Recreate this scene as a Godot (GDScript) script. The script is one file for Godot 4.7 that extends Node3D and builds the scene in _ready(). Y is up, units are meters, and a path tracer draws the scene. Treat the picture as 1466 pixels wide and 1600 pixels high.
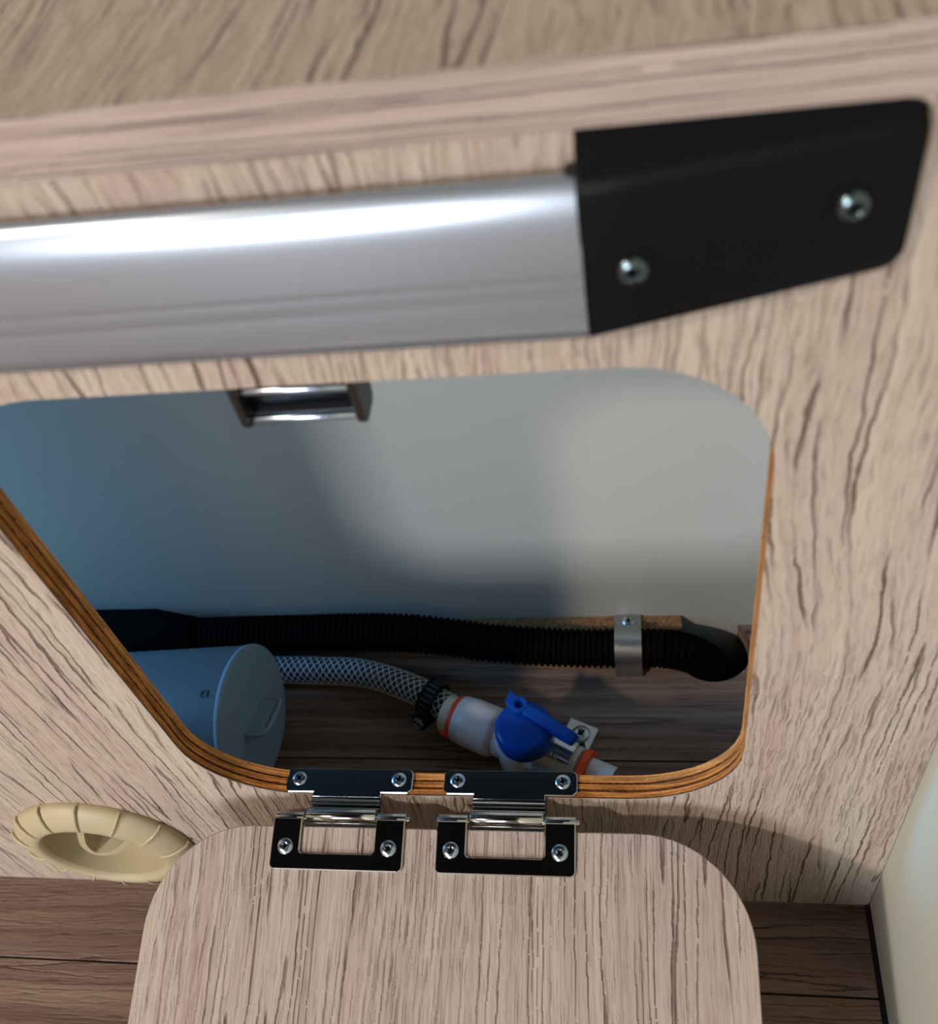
extends Node3D

# ------------------------------------------------------------------ helpers
var M := {}

func st_new() -> SurfaceTool:
	var st := SurfaceTool.new()
	st.begin(Mesh.PRIMITIVE_TRIANGLES)
	st.set_smooth_group(-1)
	return st

func vtx(st: SurfaceTool, p: Vector3, uv: Vector2) -> void:
	st.set_uv(uv)
	st.add_vertex(p)

# a triangle whose corners run counter-clockwise seen from outside
func tri(st: SurfaceTool, a: Vector3, b: Vector3, c: Vector3, ua := Vector2.ZERO, ub := Vector2.ZERO, uc := Vector2.ZERO) -> void:
	vtx(st, a, ua); vtx(st, c, uc); vtx(st, b, ub)

func quad(st: SurfaceTool, a: Vector3, b: Vector3, c: Vector3, d: Vector3, ua := Vector2.ZERO, ub := Vector2.ZERO, uc := Vector2.ZERO, ud := Vector2.ZERO) -> void:
	tri(st, a, b, c, ua, ub, uc)
	tri(st, a, c, d, ua, uc, ud)

func numbered(called: String, parent: Node) -> String:
	if not parent.has_node(NodePath(called)):
		return called
	var i := 1
	while parent.has_node(NodePath("%s_%03d" % [called, i])):
		i += 1
	return "%s_%03d" % [called, i]

func commit(called: String, st: SurfaceTool, mat: Material, parent: Node = self) -> MeshInstance3D:
	st.generate_normals()
	var o := MeshInstance3D.new()
	o.mesh = st.commit()
	o.material_override = mat
	o.name = numbered(called, parent)
	parent.add_child(o, true)
	return o

func put(called: String, m: Mesh, mat: Material, parent: Node, at := Vector3.ZERO) -> MeshInstance3D:
	var o := MeshInstance3D.new()
	o.mesh = m
	o.material_override = mat
	o.name = numbered(called, parent)
	parent.add_child(o, true)
	o.position = at
	return o

func tag(o: Node, label: String, category: String, group := "") -> void:
	o.set_meta("label", label)
	o.set_meta("category", category)
	if group != "":
		o.set_meta("group", group)

func thing(called: String, label: String, category: String, at := Vector3.ZERO, group := "") -> Node3D:
	var o := Node3D.new()
	o.name = numbered(called, self)
	add_child(o, true)
	o.position = at
	tag(o, label, category, group)
	return o

func structure(o: Node, label: String) -> void:
	o.set_meta("kind", "structure")
	o.set_meta("label", label)

func rounded_rect(x0: float, y0: float, x1: float, y1: float, rs: Array, n := 8) -> PackedVector2Array:
	# radii for the corners: left bottom, right bottom, right top, left top; runs counter-clockwise
	var out := PackedVector2Array()
	var cs := [Vector2(x0, y0), Vector2(x1, y0), Vector2(x1, y1), Vector2(x0, y1)]
	var inn := [Vector2(1, 1), Vector2(-1, 1), Vector2(-1, -1), Vector2(1, -1)]
	for k in 4:
		var r: float = rs[k]
		var c: Vector2 = cs[k] + inn[k] * r
		if r <= 0.0:
			out.append(cs[k])
			continue
		for i in n + 1:
			var a := PI + k * PI / 2.0 + PI / 2.0 * i / n
			out.append(c + Vector2(cos(a), sin(a)) * r)
	return out

func resample(poly: PackedVector2Array, step: float) -> PackedVector2Array:
	var out := PackedVector2Array()
	for i in poly.size():
		var a := poly[i]
		var b := poly[(i + 1) % poly.size()]
		var n := int(ceil(a.distance_to(b) / step))
		for k in n:
			out.append(a.lerp(b, float(k) / n))
	return out

func inset(poly: PackedVector2Array, d: float) -> PackedVector2Array:
	var out := PackedVector2Array()
	var n := poly.size()
	for i in n:
		var e0 := (poly[i] - poly[(i + n - 1) % n]).normalized()
		var e1 := (poly[(i + 1) % n] - poly[i]).normalized()
		var n0 := Vector2(-e0.y, e0.x)
		var n1 := Vector2(-e1.y, e1.x)
		var m := n0 + n1
		var k := m.length_squared()
		out.append(poly[i] + m * (2.0 * d / k if k > 0.2 else d))
	return out

# an extruded polygon (counter-clockwise) from z0 to z1 with chamfered edges
func prism(st: SurfaceTool, poly: PackedVector2Array, z0: float, z1: float, bev := 0.0, xf := Transform3D.IDENTITY, us := 1.0, uo := Vector2.ZERO) -> void:
	var inn := inset(poly, bev) if bev > 0.0 else poly
	var rings := [[inn, z0], [poly, z0 + bev], [poly, z1 - bev], [inn, z1]] if bev > 0.0 else [[poly, z0], [poly, z1]]
	var n := poly.size()
	for r in rings.size() - 1:
		var pa: PackedVector2Array = rings[r][0]
		var pb: PackedVector2Array = rings[r + 1][0]
		var za: float = rings[r][1]
		var zb: float = rings[r + 1][1]
		for i in n:
			var j := (i + 1) % n
			quad(st, xf * Vector3(pa[i].x, pa[i].y, za), xf * Vector3(pa[j].x, pa[j].y, za), xf * Vector3(pb[j].x, pb[j].y, zb), xf * Vector3(pb[i].x, pb[i].y, zb),
				Vector2(pa[i].x + za, -pa[i].y + za) * us + uo, Vector2(pa[j].x + za, -pa[j].y + za) * us + uo, Vector2(pb[j].x + zb, -pb[j].y + zb) * us + uo, Vector2(pb[i].x + zb, -pb[i].y + zb) * us + uo)
	var ids := Geometry2D.triangulate_polygon(inn)
	for k in range(0, ids.size(), 3):
		var a := inn[ids[k]]
		var b := inn[ids[k + 1]]
		var c := inn[ids[k + 2]]
		if (b - a).cross(c - a) < 0.0:
			var t := b
			b = c
			c = t
		var ua := Vector2(a.x, -a.y) * us + uo
		var ub := Vector2(b.x, -b.y) * us + uo
		var uc := Vector2(c.x, -c.y) * us + uo
		tri(st, xf * Vector3(a.x, a.y, z1), xf * Vector3(b.x, b.y, z1), xf * Vector3(c.x, c.y, z1), ua, ub, uc)
		tri(st, xf * Vector3(a.x, a.y, z0), xf * Vector3(c.x, c.y, z0), xf * Vector3(b.x, b.y, z0), ua, uc, ub)

func box(st: SurfaceTool, a: Vector3, b: Vector3, bev := 0.0, xf := Transform3D.IDENTITY, us := 1.0, uo := Vector2.ZERO) -> void:
	prism(st, PackedVector2Array([Vector2(a.x, a.y), Vector2(b.x, a.y), Vector2(b.x, b.y), Vector2(a.x, b.y)]), a.z, b.z, bev, xf, us, uo)

func ray_hit(c: Vector2, dir: Vector2, poly: PackedVector2Array) -> Vector2:
	var best := c
	var bd := -1.0
	for i in poly.size():
		var a := poly[i]
		var e := poly[(i + 1) % poly.size()] - a
		var den := dir.cross(e)
		if absf(den) < 1e-12:
			continue
		var t := (a - c).cross(e) / den
		var u := (a - c).cross(dir) / den
		if t > 0.0 and u >= -1e-5 and u <= 1.0 + 1e-5 and t > bd:
			bd = t
			best = c + dir * t
	return best

# a rectangular slab with a hole (star-shaped about its middle); rough = how unevenly the hole is cut
func hole_slab(st: SurfaceTool, r: Rect2, hole: PackedVector2Array, z0: float, z1: float, us := 1.0, rough := 0.0, noise: FastNoiseLite = null, grow := 0.0, faces := true, xf := Transform3D.IDENTITY) -> void:
	var c := Vector2.ZERO
	for p in hole:
		c += p
	c /= hole.size()
	var corners := PackedVector2Array([r.position, Vector2(r.end.x, r.position.y), r.end, Vector2(r.position.x, r.end.y)])
	var angs := []
	for p in hole:
		angs.append([(p - c).angle(), p])
	for p in corners:
		angs.append([(p - c).angle(), ray_hit(c, (p - c).normalized(), hole)])
	angs.sort_custom(func(a, b): return a[0] < b[0])
	var inn := PackedVector2Array()
	var out := PackedVector2Array()
	for a in angs:
		var d := Vector2(cos(a[0]), sin(a[0]))
		out.append(ray_hit(c, d, corners))
		inn.append(a[1])
	var n := inn.size()
	var shift := func(i: int, k: float) -> Vector2:
		var p := inn[i]
		var q := grow
		if rough > 0.0:
			q += rough * (noise.get_noise_3d(p.x * 1000.0, p.y * 1000.0, z0 * 9000.0 + k * 17.0) + 0.25 * noise.get_noise_3d(p.x * 5000.0, p.y * 5000.0, z1 * 9000.0))
		return p + (p - c).normalized() * q
	var run := 0.0
	for i in n:
		var j := (i + 1) % n
		var a0: Vector2 = shift.call(i, 0.0)
		var b0: Vector2 = shift.call(j, 0.0)
		var oa := out[i]
		var ob := out[j]
		if faces:
			for side in 2:
				var z := z1 if side == 0 else z0
				var pa := xf * Vector3(a0.x, a0.y, z)
				var pb := xf * Vector3(b0.x, b0.y, z)
				var qa := xf * Vector3(oa.x, oa.y, z)
				var qb := xf * Vector3(ob.x, ob.y, z)
				var ua := Vector2(a0.x, -a0.y) * us
				var ub := Vector2(b0.x, -b0.y) * us
				var va := Vector2(oa.x, -oa.y) * us
				var vb := Vector2(ob.x, -ob.y) * us
				if side == 0:
					quad(st, pa, qa, qb, pb, ua, va, vb, ub)
				else:
					quad(st, pa, pb, qb, qa, ua, ub, vb, va)
		var s0 := run / 0.11
		run += inn[i].distance_to(inn[j])
		var s1 := run / 0.11
		var ea := Vector2(s0, z0 / 0.016)
		var eb := Vector2(s0, z1 / 0.016)
		var ec := Vector2(s1, z1 / 0.016)
		var ed := Vector2(s1, z0 / 0.016)
		if rough <= 0.0:
			ea = Vector2(a0.x, -a0.y + z0) * us
			eb = Vector2(a0.x, -a0.y + z1) * us
			ec = Vector2(b0.x, -b0.y + z1) * us
			ed = Vector2(b0.x, -b0.y + z0) * us
		quad(st, xf * Vector3(a0.x, a0.y, z0), xf * Vector3(a0.x, a0.y, z1), xf * Vector3(b0.x, b0.y, z1), xf * Vector3(b0.x, b0.y, z0), ea, eb, ec, ed)
		quad(st, xf * Vector3(oa.x, oa.y, z0), xf * Vector3(ob.x, ob.y, z0), xf * Vector3(ob.x, ob.y, z1), xf * Vector3(oa.x, oa.y, z1))

# a surface of rings; each ring is a list of points
func skin(st: SurfaceTool, rings: Array, closed := true, smooth := 1, us := Vector2(1, 1)) -> void:
	st.set_smooth_group(smooth)
	for r in rings.size() - 1:
		var a: PackedVector3Array = rings[r]
		var b: PackedVector3Array = rings[r + 1]
		var n := a.size()
		for i in (n if closed else n - 1):
			var j := (i + 1) % n
			var u0 := float(i) / n * us.x
			var u1 := float(i + 1) / n * us.x
			var v0 := float(r) / rings.size() * us.y
			var v1 := float(r + 1) / rings.size() * us.y
			quad(st, a[i], a[j], b[j], b[i], Vector2(u0, v0), Vector2(u1, v0), Vector2(u1, v1), Vector2(u0, v1))
	st.set_smooth_group(-1)

func fan(st: SurfaceTool, ring: PackedVector3Array, flip := false) -> void:
	var c := Vector3.ZERO
	for p in ring:
		c += p
	c /= ring.size()
	for i in ring.size():
		var j := (i + 1) % ring.size()
		if flip:
			tri(st, c, ring[j], ring[i])
		else:
			tri(st, c, ring[i], ring[j])

# profile of (radius, height) turned about the z axis of xf; heights rise from the first to the last for outward faces
func lathe(st: SurfaceTool, prof: Array, xf: Transform3D, seg := 32, a0 := 0.0, a1 := TAU, split := 0.6) -> void:
	var rings := []
	var full := absf(a1 - a0 - TAU) < 1e-4
	for p in prof:
		var ring := PackedVector3Array()
		for i in (seg if full else seg + 1):
			var a := a0 + (a1 - a0) * i / seg
			ring.append(xf * Vector3(cos(a) * p.x, sin(a) * p.x, p.y))
		rings.append(ring)
	# break the shading where the profile turns sharply
	var group := 1
	for r in rings.size() - 1:
		if r > 0:
			var d0: Vector2 = (prof[r] - prof[r - 1]).normalized()
			var d1: Vector2 = (prof[r + 1] - prof[r]).normalized()
			if d0.dot(d1) < split:
				group += 1
		skin(st, [rings[r], rings[r + 1]], full, group)

func frames(path: PackedVector3Array) -> Array:
	var out := []
	var up := Vector3.UP
	for i in path.size():
		var t := (path[mini(i + 1, path.size() - 1)] - path[maxi(i - 1, 0)]).normalized()
		up = (up - t * up.dot(t)).normalized()
		if up.length() < 0.5:
			up = Vector3.RIGHT
		out.append(Basis(up.cross(t), up, t))
	return out

func tube(st: SurfaceTool, path: PackedVector3Array, radii: Array, seg := 16, caps := true, squash := Vector2.ONE, group := 1) -> void:
	var fr := frames(path)
	var rings := []
	for i in path.size():
		var r: float = radii[mini(i, radii.size() - 1)]
		var ring := PackedVector3Array()
		for k in seg:
			var a := TAU * k / seg
			ring.append(path[i] + fr[i] * Vector3(cos(a) * r * squash.x, sin(a) * r * squash.y, 0))
		rings.append(ring)
	skin(st, rings, true, group)
	if caps:
		fan(st, rings[0], true)
		fan(st, rings[-1])

func spline(pts: Array, n: int) -> PackedVector3Array:
	var out := PackedVector3Array()
	for i in pts.size() - 1:
		var p0: Vector3 = pts[maxi(i - 1, 0)]
		var p1: Vector3 = pts[i]
		var p2: Vector3 = pts[i + 1]
		var p3: Vector3 = pts[mini(i + 2, pts.size() - 1)]
		for k in n:
			out.append(p1.cubic_interpolate(p2, p0, p3, float(k) / n))
	out.append(pts[-1])
	return out

# a frame whose z axis points along dir
func along(at: Vector3, dir: Vector3, up := Vector3.UP) -> Transform3D:
	var z := dir.normalized()
	if absf(z.dot(up)) > 0.98:
		up = Vector3.BACK
	var x := up.cross(z).normalized()
	return Transform3D(Basis(x, z.cross(x), z), at)

# ------------------------------------------------------------------ textures
func noise(sd: int, freq: float, kind := FastNoiseLite.FRACTAL_FBM, oct := 3) -> FastNoiseLite:
	var f := FastNoiseLite.new()
	f.seed = sd
	f.noise_type = FastNoiseLite.TYPE_SIMPLEX_SMOOTH
	f.frequency = freq
	f.fractal_type = kind
	f.fractal_octaves = oct
	return f

# noise drawn small and stretched to w by h, as bytes
func layer(w: int, h: int, nw: int, nh: int, sd: int, freq: float, kind := FastNoiseLite.FRACTAL_FBM, oct := 3) -> PackedByteArray:
	var im := noise(sd, freq, kind, oct).get_image(nw, nh)
	if nw != w or nh != h:
		im.resize(w, h, Image.INTERPOLATE_CUBIC)
	im.convert(Image.FORMAT_L8)
	return im.get_data()

# wood whose grain runs down the picture: [colour, normal]. Lines: sparse deep cracks, dense fine lines, short pores, broad tone.
func wood(w: int, h: int, sd: int, light: Color, dark: Color, stretch: float, crack_freq: float, crack_power: float, line_power: float, warp_by: float, wobble: float, fine_power: float, tone_power: float, relief: float) -> Array:
	var fine := layer(w, h, w, int(h / stretch), sd, 0.07, FastNoiseLite.FRACTAL_FBM, 4)
	var crack := layer(w, h, w, int(h / (stretch * 0.45)), sd + 1, crack_freq, FastNoiseLite.FRACTAL_RIDGED, 1)
	var line := layer(w, h, w, int(h / (stretch * 0.6)), sd + 6, crack_freq * 3.2, FastNoiseLite.FRACTAL_RIDGED, 1)
	var gap := layer(w, h, w, int(h / (stretch * 0.3)), sd + 7, 0.05, FastNoiseLite.FRACTAL_FBM, 2)
	var pore := layer(w, h, w, int(h / (stretch * 0.2)), sd + 2, 0.25, FastNoiseLite.FRACTAL_FBM, 2)
	var wob := layer(w, h, w, h / 3, sd + 8, 0.045, FastNoiseLite.FRACTAL_FBM, 2)
	var warp := layer(w, h, 128, 64, sd + 3, 0.022, FastNoiseLite.FRACTAL_FBM, 2)
	var tone := layer(w, h, 512, 24, sd + 4, 0.045, FastNoiseLite.FRACTAL_FBM, 3)
	var many := layer(w, h, 128, 64, sd + 5, 0.028, FastNoiseLite.FRACTAL_FBM, 2)
	var col := PackedByteArray()
	col.resize(w * h * 3)
	var hgt := PackedByteArray()
	hgt.resize(w * h)
	var lr := light.r * 255.0
	var lg := light.g * 255.0
	var lb := light.b * 255.0
	var dr := dark.r * 255.0
	var dg := dark.g * 255.0
	var db := dark.b * 255.0
	var o := 0
	for y in h:
		var row := y * w
		for x in w:
			var i := row + x
			var xw := row + posmod(x + int((warp[i] - 128) * warp_by + (wob[i] - 128) * wobble), w)
			var mny := many[i] / 255.0
			var g := clampf((gap[xw] / 255.0 - 0.30) * 3.2, 0.0, 1.0)
			var c := clampf((crack[xw] / 255.0 - 0.89) * 16.0, 0.0, 1.0) * crack_power * g * clampf(mny * 2.6 - 0.45, 0.15, 1.0)
			c *= 1.0 - clampf((mini(crack[maxi(xw - 5, row)], crack[mini(xw + 5, row + w - 1)]) / 255.0 - 0.74) * 7.0, 0.0, 1.0)
			var l := clampf((line[xw] / 255.0 - 0.80) * 7.5, 0.0, 1.0) * line_power * (1.0 - clampf((mini(line[maxi(xw - 4, row)], line[mini(xw + 4, row + w - 1)]) / 255.0 - 0.70) * 6.0, 0.0, 1.0)) * (1.0 - g * 0.4) * clampf(1.7 - mny * 2.0, 0.35, 1.0)
			var p := clampf((pore[xw] / 255.0 - 0.60) * 4.0, 0.0, 1.0)
			var k := clampf(c * 0.85 + l * 0.55 + p * 0.16 + (0.60 - fine[xw] / 255.0) * fine_power, 0.0, 1.0)
			var tv := tone[xw] / 255.0 - 0.5
			var t := 1.0 + tv * tone_power
			col[o] = mini(255, int((lr + (dr - lr) * k) * (t - tv * 0.03)))
			col[o + 1] = mini(255, int((lg + (dg - lg) * k) * (t + tv * 0.02)))
			col[o + 2] = mini(255, int((lb + (db - lb) * k) * t))
			o += 3
			hgt[i] = int(clampf(0.9 - c * 0.8 - l * 0.35 - p * 0.12 - (0.5 - fine[xw] / 255.0) * 0.25, 0.0, 1.0) * 255.0)
	var im := Image.create_from_data(w, h, false, Image.FORMAT_RGB8, col)
	var bump := Image.create_from_data(w, h, false, Image.FORMAT_L8, hgt)
	bump.convert(Image.FORMAT_RGBA8)
	bump.bump_map_to_normal_map(relief)
	return [ImageTexture.create_from_image(im), ImageTexture.create_from_image(bump)]

func mat(c: Color, rough := 0.5, metal := 0.0, spec := 0.5) -> StandardMaterial3D:
	var m := StandardMaterial3D.new()
	m.albedo_color = c
	m.roughness = rough
	m.metallic = metal
	m.metallic_specular = spec
	return m

func wood_mat(t: Array, rough: float, spec := 0.4) -> StandardMaterial3D:
	var m := mat(Color.WHITE, rough, 0.0, spec)
	m.albedo_texture = t[0]
	m.normal_enabled = true
	m.normal_texture = t[1]
	m.normal_scale = 1.0
	return m

func speckle(c: Color, amount: float, scale: float, rough: float, sd: int, ridged := false) -> StandardMaterial3D:
	var m := mat(Color.WHITE, rough, 0.0, 0.3)
	var b := layer(512, 512, 512, 512, sd, 0.035, FastNoiseLite.FRACTAL_RIDGED if ridged else FastNoiseLite.FRACTAL_FBM, 5)
	var d := PackedByteArray()
	d.resize(512 * 512 * 3)
	for i in 512 * 512:
		var t := 1.0 + (b[i] / 255.0 - 0.5) * amount
		d[i * 3] = int(clampf(c.r * t, 0, 1) * 255)
		d[i * 3 + 1] = int(clampf(c.g * t, 0, 1) * 255)
		d[i * 3 + 2] = int(clampf(c.b * t, 0, 1) * 255)
	m.albedo_texture = ImageTexture.create_from_image(Image.create_from_data(512, 512, false, Image.FORMAT_RGB8, d))
	m.uv1_triplanar = true
	m.uv1_world_triplanar = true
	m.uv1_scale = Vector3.ONE * scale
	return m

# raw wood edge: streaks run along the cut edge
func streaked(c: Color, amount: float, sd: int) -> StandardMaterial3D:
	var m := mat(Color.WHITE, 0.85, 0.0, 0.25)
	var b := layer(512, 256, 80, 256, sd, 0.05, FastNoiseLite.FRACTAL_FBM, 4)
	var e := layer(512, 256, 512, 256, sd + 50, 0.09, FastNoiseLite.FRACTAL_FBM, 3)
	var d := PackedByteArray()
	d.resize(512 * 256 * 3)
	for i in 512 * 256:
		var t := 1.0 + (b[i] / 255.0 - 0.5) * amount + (e[i] / 255.0 - 0.5) * amount * 0.35
		d[i * 3] = int(clampf(c.r * t, 0, 1) * 255)
		d[i * 3 + 1] = int(clampf(c.g * t, 0, 1) * 255)
		d[i * 3 + 2] = int(clampf(c.b * t, 0, 1) * 255)
	m.albedo_texture = ImageTexture.create_from_image(Image.create_from_data(512, 256, false, Image.FORMAT_RGB8, d))
	return m

func make_materials() -> void:
	var oak := wood(2048, 1536, 11, Color(0.735, 0.672, 0.62), Color(0.36, 0.285, 0.24), 60.0, 0.034, 0.85, 0.70, 0.22, 0.022, 0.18, 0.10, 7.0)
	M.oak = wood_mat(oak, 0.55, 0.35)
	var oak2 := wood(1024, 1024, 47, Color(0.725, 0.662, 0.625), Color(0.38, 0.305, 0.275), 90.0, 0.050, 0.75, 0.80, 0.08, 0.010, 0.24, 0.10, 6.0)
	M.oak_fine = wood_mat(oak2, 0.55, 0.35)
	var vinyl := wood(1024, 1024, 83, Color(0.50, 0.41, 0.36), Color(0.22, 0.155, 0.12), 40.0, 0.044, 0.6, 0.60, 0.10, 0.016, 0.60, 0.40, 2.6)
	M.vinyl = wood_mat(vinyl, 0.5, 0.4)
	M.ply = streaked(Color(0.67, 0.43, 0.215), 0.75, 5)
	M.ply_pale = streaked(Color(0.71, 0.485, 0.27), 0.65, 6)
	M.ply_dark = speckle(Color(0.36, 0.20, 0.10), 0.9, 24.0, 0.85, 7)
	M.white = mat(Color(0.70, 0.695, 0.67), 0.35)
	M.white_wall = mat(Color(0.77, 0.775, 0.72), 0.9, 0.0, 0.1)
	M.alu = mat(Color(0.68, 0.71, 0.755), 0.27, 0.72)
	M.black_plastic = mat(Color(0.045, 0.048, 0.058), 0.5, 0.0, 0.25)
	M.chrome = mat(Color(0.80, 0.79, 0.77), 0.10, 1.0)
	M.zinc = mat(Color(0.72, 0.78, 0.84), 0.22, 1.0)
	M.slot = mat(Color(0.10, 0.13, 0.17), 0.4, 1.0)
	M.steel = mat(Color(0.72, 0.74, 0.75), 0.35, 1.0)
	M.beige = mat(Color(0.70, 0.65, 0.525), 0.5)
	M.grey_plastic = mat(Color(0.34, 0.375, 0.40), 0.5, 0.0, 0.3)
	M.grey_plastic_lit = mat(Color(0.52, 0.61, 0.67), 0.5, 0.0, 0.3)  # same plastic as the body, lightened and blued for the light on it
	M.cap_screw = mat(Color(0.40, 0.46, 0.48), 0.22, 1.0)
	M.bright = mat(Color(0.70, 0.75, 0.78), 0.14, 0.85)
	M.tooth = mat(Color(0.22, 0.225, 0.24), 0.4)
	M.mark = mat(Color(0.10, 0.14, 0.18), 0.5)
	M.rubber = mat(Color(0.03, 0.03, 0.03), 0.75, 0.0, 0.12)
	M.dull_black = mat(Color(0.04, 0.04, 0.04), 0.95, 0.0, 0.1)
	M.hose_dark = mat(Color(0.03, 0.03, 0.045), 0.4, 0.0, 0.2)
	M.thread = mat(Color(0.86, 0.87, 0.89), 0.5)
	M.clear = mat(Color(0.85, 0.88, 0.92, 0.03), 0.06)
	M.clear.transparency = BaseMaterial3D.TRANSPARENCY_ALPHA
	M.pvc = mat(Color(0.80, 0.80, 0.82), 0.4)
	M.ivory = mat(Color(0.80, 0.77, 0.72), 0.45)
	M.orange = mat(Color(0.88, 0.28, 0.05), 0.4)
	M.blue = mat(Color(0.0, 0.25, 0.60), 0.36, 0.0, 0.3)
	M.batten = speckle(Color(0.50, 0.36, 0.24), 0.6, 20.0, 0.7, 21)
	M.gasket = mat(Color(0.02, 0.02, 0.02), 0.7)
	M.catch_brown = mat(Color(0.09, 0.07, 0.06), 0.4)
	M.dark_steel = mat(Color(0.22, 0.24, 0.27), 0.3, 1.0)
	M.ceiling = mat(Color(0.05, 0.05, 0.052), 0.95, 0.0, 0.1)  # near black so the lower hinge leaves reflect dark
	M.dark_board = mat(Color(0.16, 0.13, 0.11), 0.8)  # brown kept dark for what the upper hinge leaves reflect
	M.room_wall = mat(Color(0.45, 0.44, 0.42), 0.8)

# ------------------------------------------------------------------ the scene
func _ready() -> void:
	# camera
	var cam := Camera3D.new()
	cam.name = "camera"
	var at := CameraAttributesPhysical.new()
	at.frustum_near = 0.01
	at.frustum_far = 50.0
	at.frustum_focal_length = 24.068
	at.frustum_focus_distance = 0.425
	at.exposure_aperture = 8.0
	cam.attributes = at
	cam.fov = 53.0
	cam.near = 0.01
	add_child(cam)
	cam.transform = Transform3D(Basis(Vector3(0.98421575, -0.15500677, -0.08539469), Vector3(0.03200084, 0.63045567, -0.77556534), Vector3(0.17405545, 0.76059092, 0.62546475)), Vector3(0, 0.499, 0.17))
	cam.fov = 2.0 * rad_to_deg(atan(800.0 / 1604.53))
	cam.current = true
	# sky and exposure
	var we := WorldEnvironment.new()
	we.name = "environment"
	var env := Environment.new()
	env.background_mode = Environment.BG_SKY
	var sky := Sky.new()
	var sm := ProceduralSkyMaterial.new()
	sm.sky_top_color = Color(0.45, 0.62, 0.85)
	sm.sky_horizon_color = Color(0.75, 0.82, 0.90)
	sm.ground_bottom_color = Color(0.30, 0.30, 0.28)
	sm.ground_horizon_color = Color(0.60, 0.62, 0.62)
	sky.sky_material = sm
	env.sky = sky
	env.tonemap_mode = Environment.TONE_MAPPER_LINEAR
	env.tonemap_exposure = 1.14
	env.sdfgi_enabled = true
	env.ssao_enabled = true
	env.ssil_enabled = true
	we.environment = env
	add_child(we)
	# lights: the lamp in the ceiling, the big window, an added blue fill inside the compartment
	area_light("lamp_light", LAMP + Vector3(0, -0.025, 0), Vector3(0.0, -1.0, 0.0), Vector2(0.20, 0.20), Color(1.0, 0.945, 0.88), 5.6)
	area_light("window_light", WIN + WIN_DIR.normalized() * 0.01, WIN_DIR, Vector2(0.55, 0.60), Color(0.95, 0.97, 1.0), 2.2)
	area_light("blue_fill_light", BLUE_FILL + Vector3(0.012, 0, 0), BLUE_FILL_DIR, Vector2(0.10, 0.22), Color(0.44, 0.74, 1.0), 0.30)

	make_materials()
	build_shell()
	build_panel()
	build_bench_top()
	build_rail()
	build_flap()
	build_hinges()
	build_vent()
	build_canister()
	build_black_tube()
	build_hose()
	build_valve()
	build_catch()

const LAMP := Vector3(-1.62, 1.95, 1.55)
const WIN := Vector3(-0.72, 0.80, 1.95)
const WIN_DIR := Vector3(0.30, -0.25, -0.95)
const BLUE_FILL := Vector3(-0.715, 0.25, -0.075)  # added unseen pane, there to give blue fill light
const BLUE_FILL_DIR := Vector3(1.0, -0.20, -0.35)

func area_light(called: String, p: Vector3, dir: Vector3, size: Vector2, c: Color, e: float) -> void:
	var l := AreaLight3D.new()
	l.name = called
	l.area_size = size
	l.area_normalize_energy = true
	l.light_color = c
	l.light_energy = e
	l.area_range = 6.0
	l.area_attenuation = 2.0
	l.shadow_enabled = true
	add_child(l)
	l.transform = along(p, -dir)

const WX := 0.0927      # the white wall on the right
const BACK := -0.1525    # the rear wall of the compartment

func slab(called: String, a: Vector3, b: Vector3, m: Material, label: String) -> MeshInstance3D:
	var st := st_new()
	box(st, a, b)
	var o := commit(called, st, m)
	structure(o, label)
	return o

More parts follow.
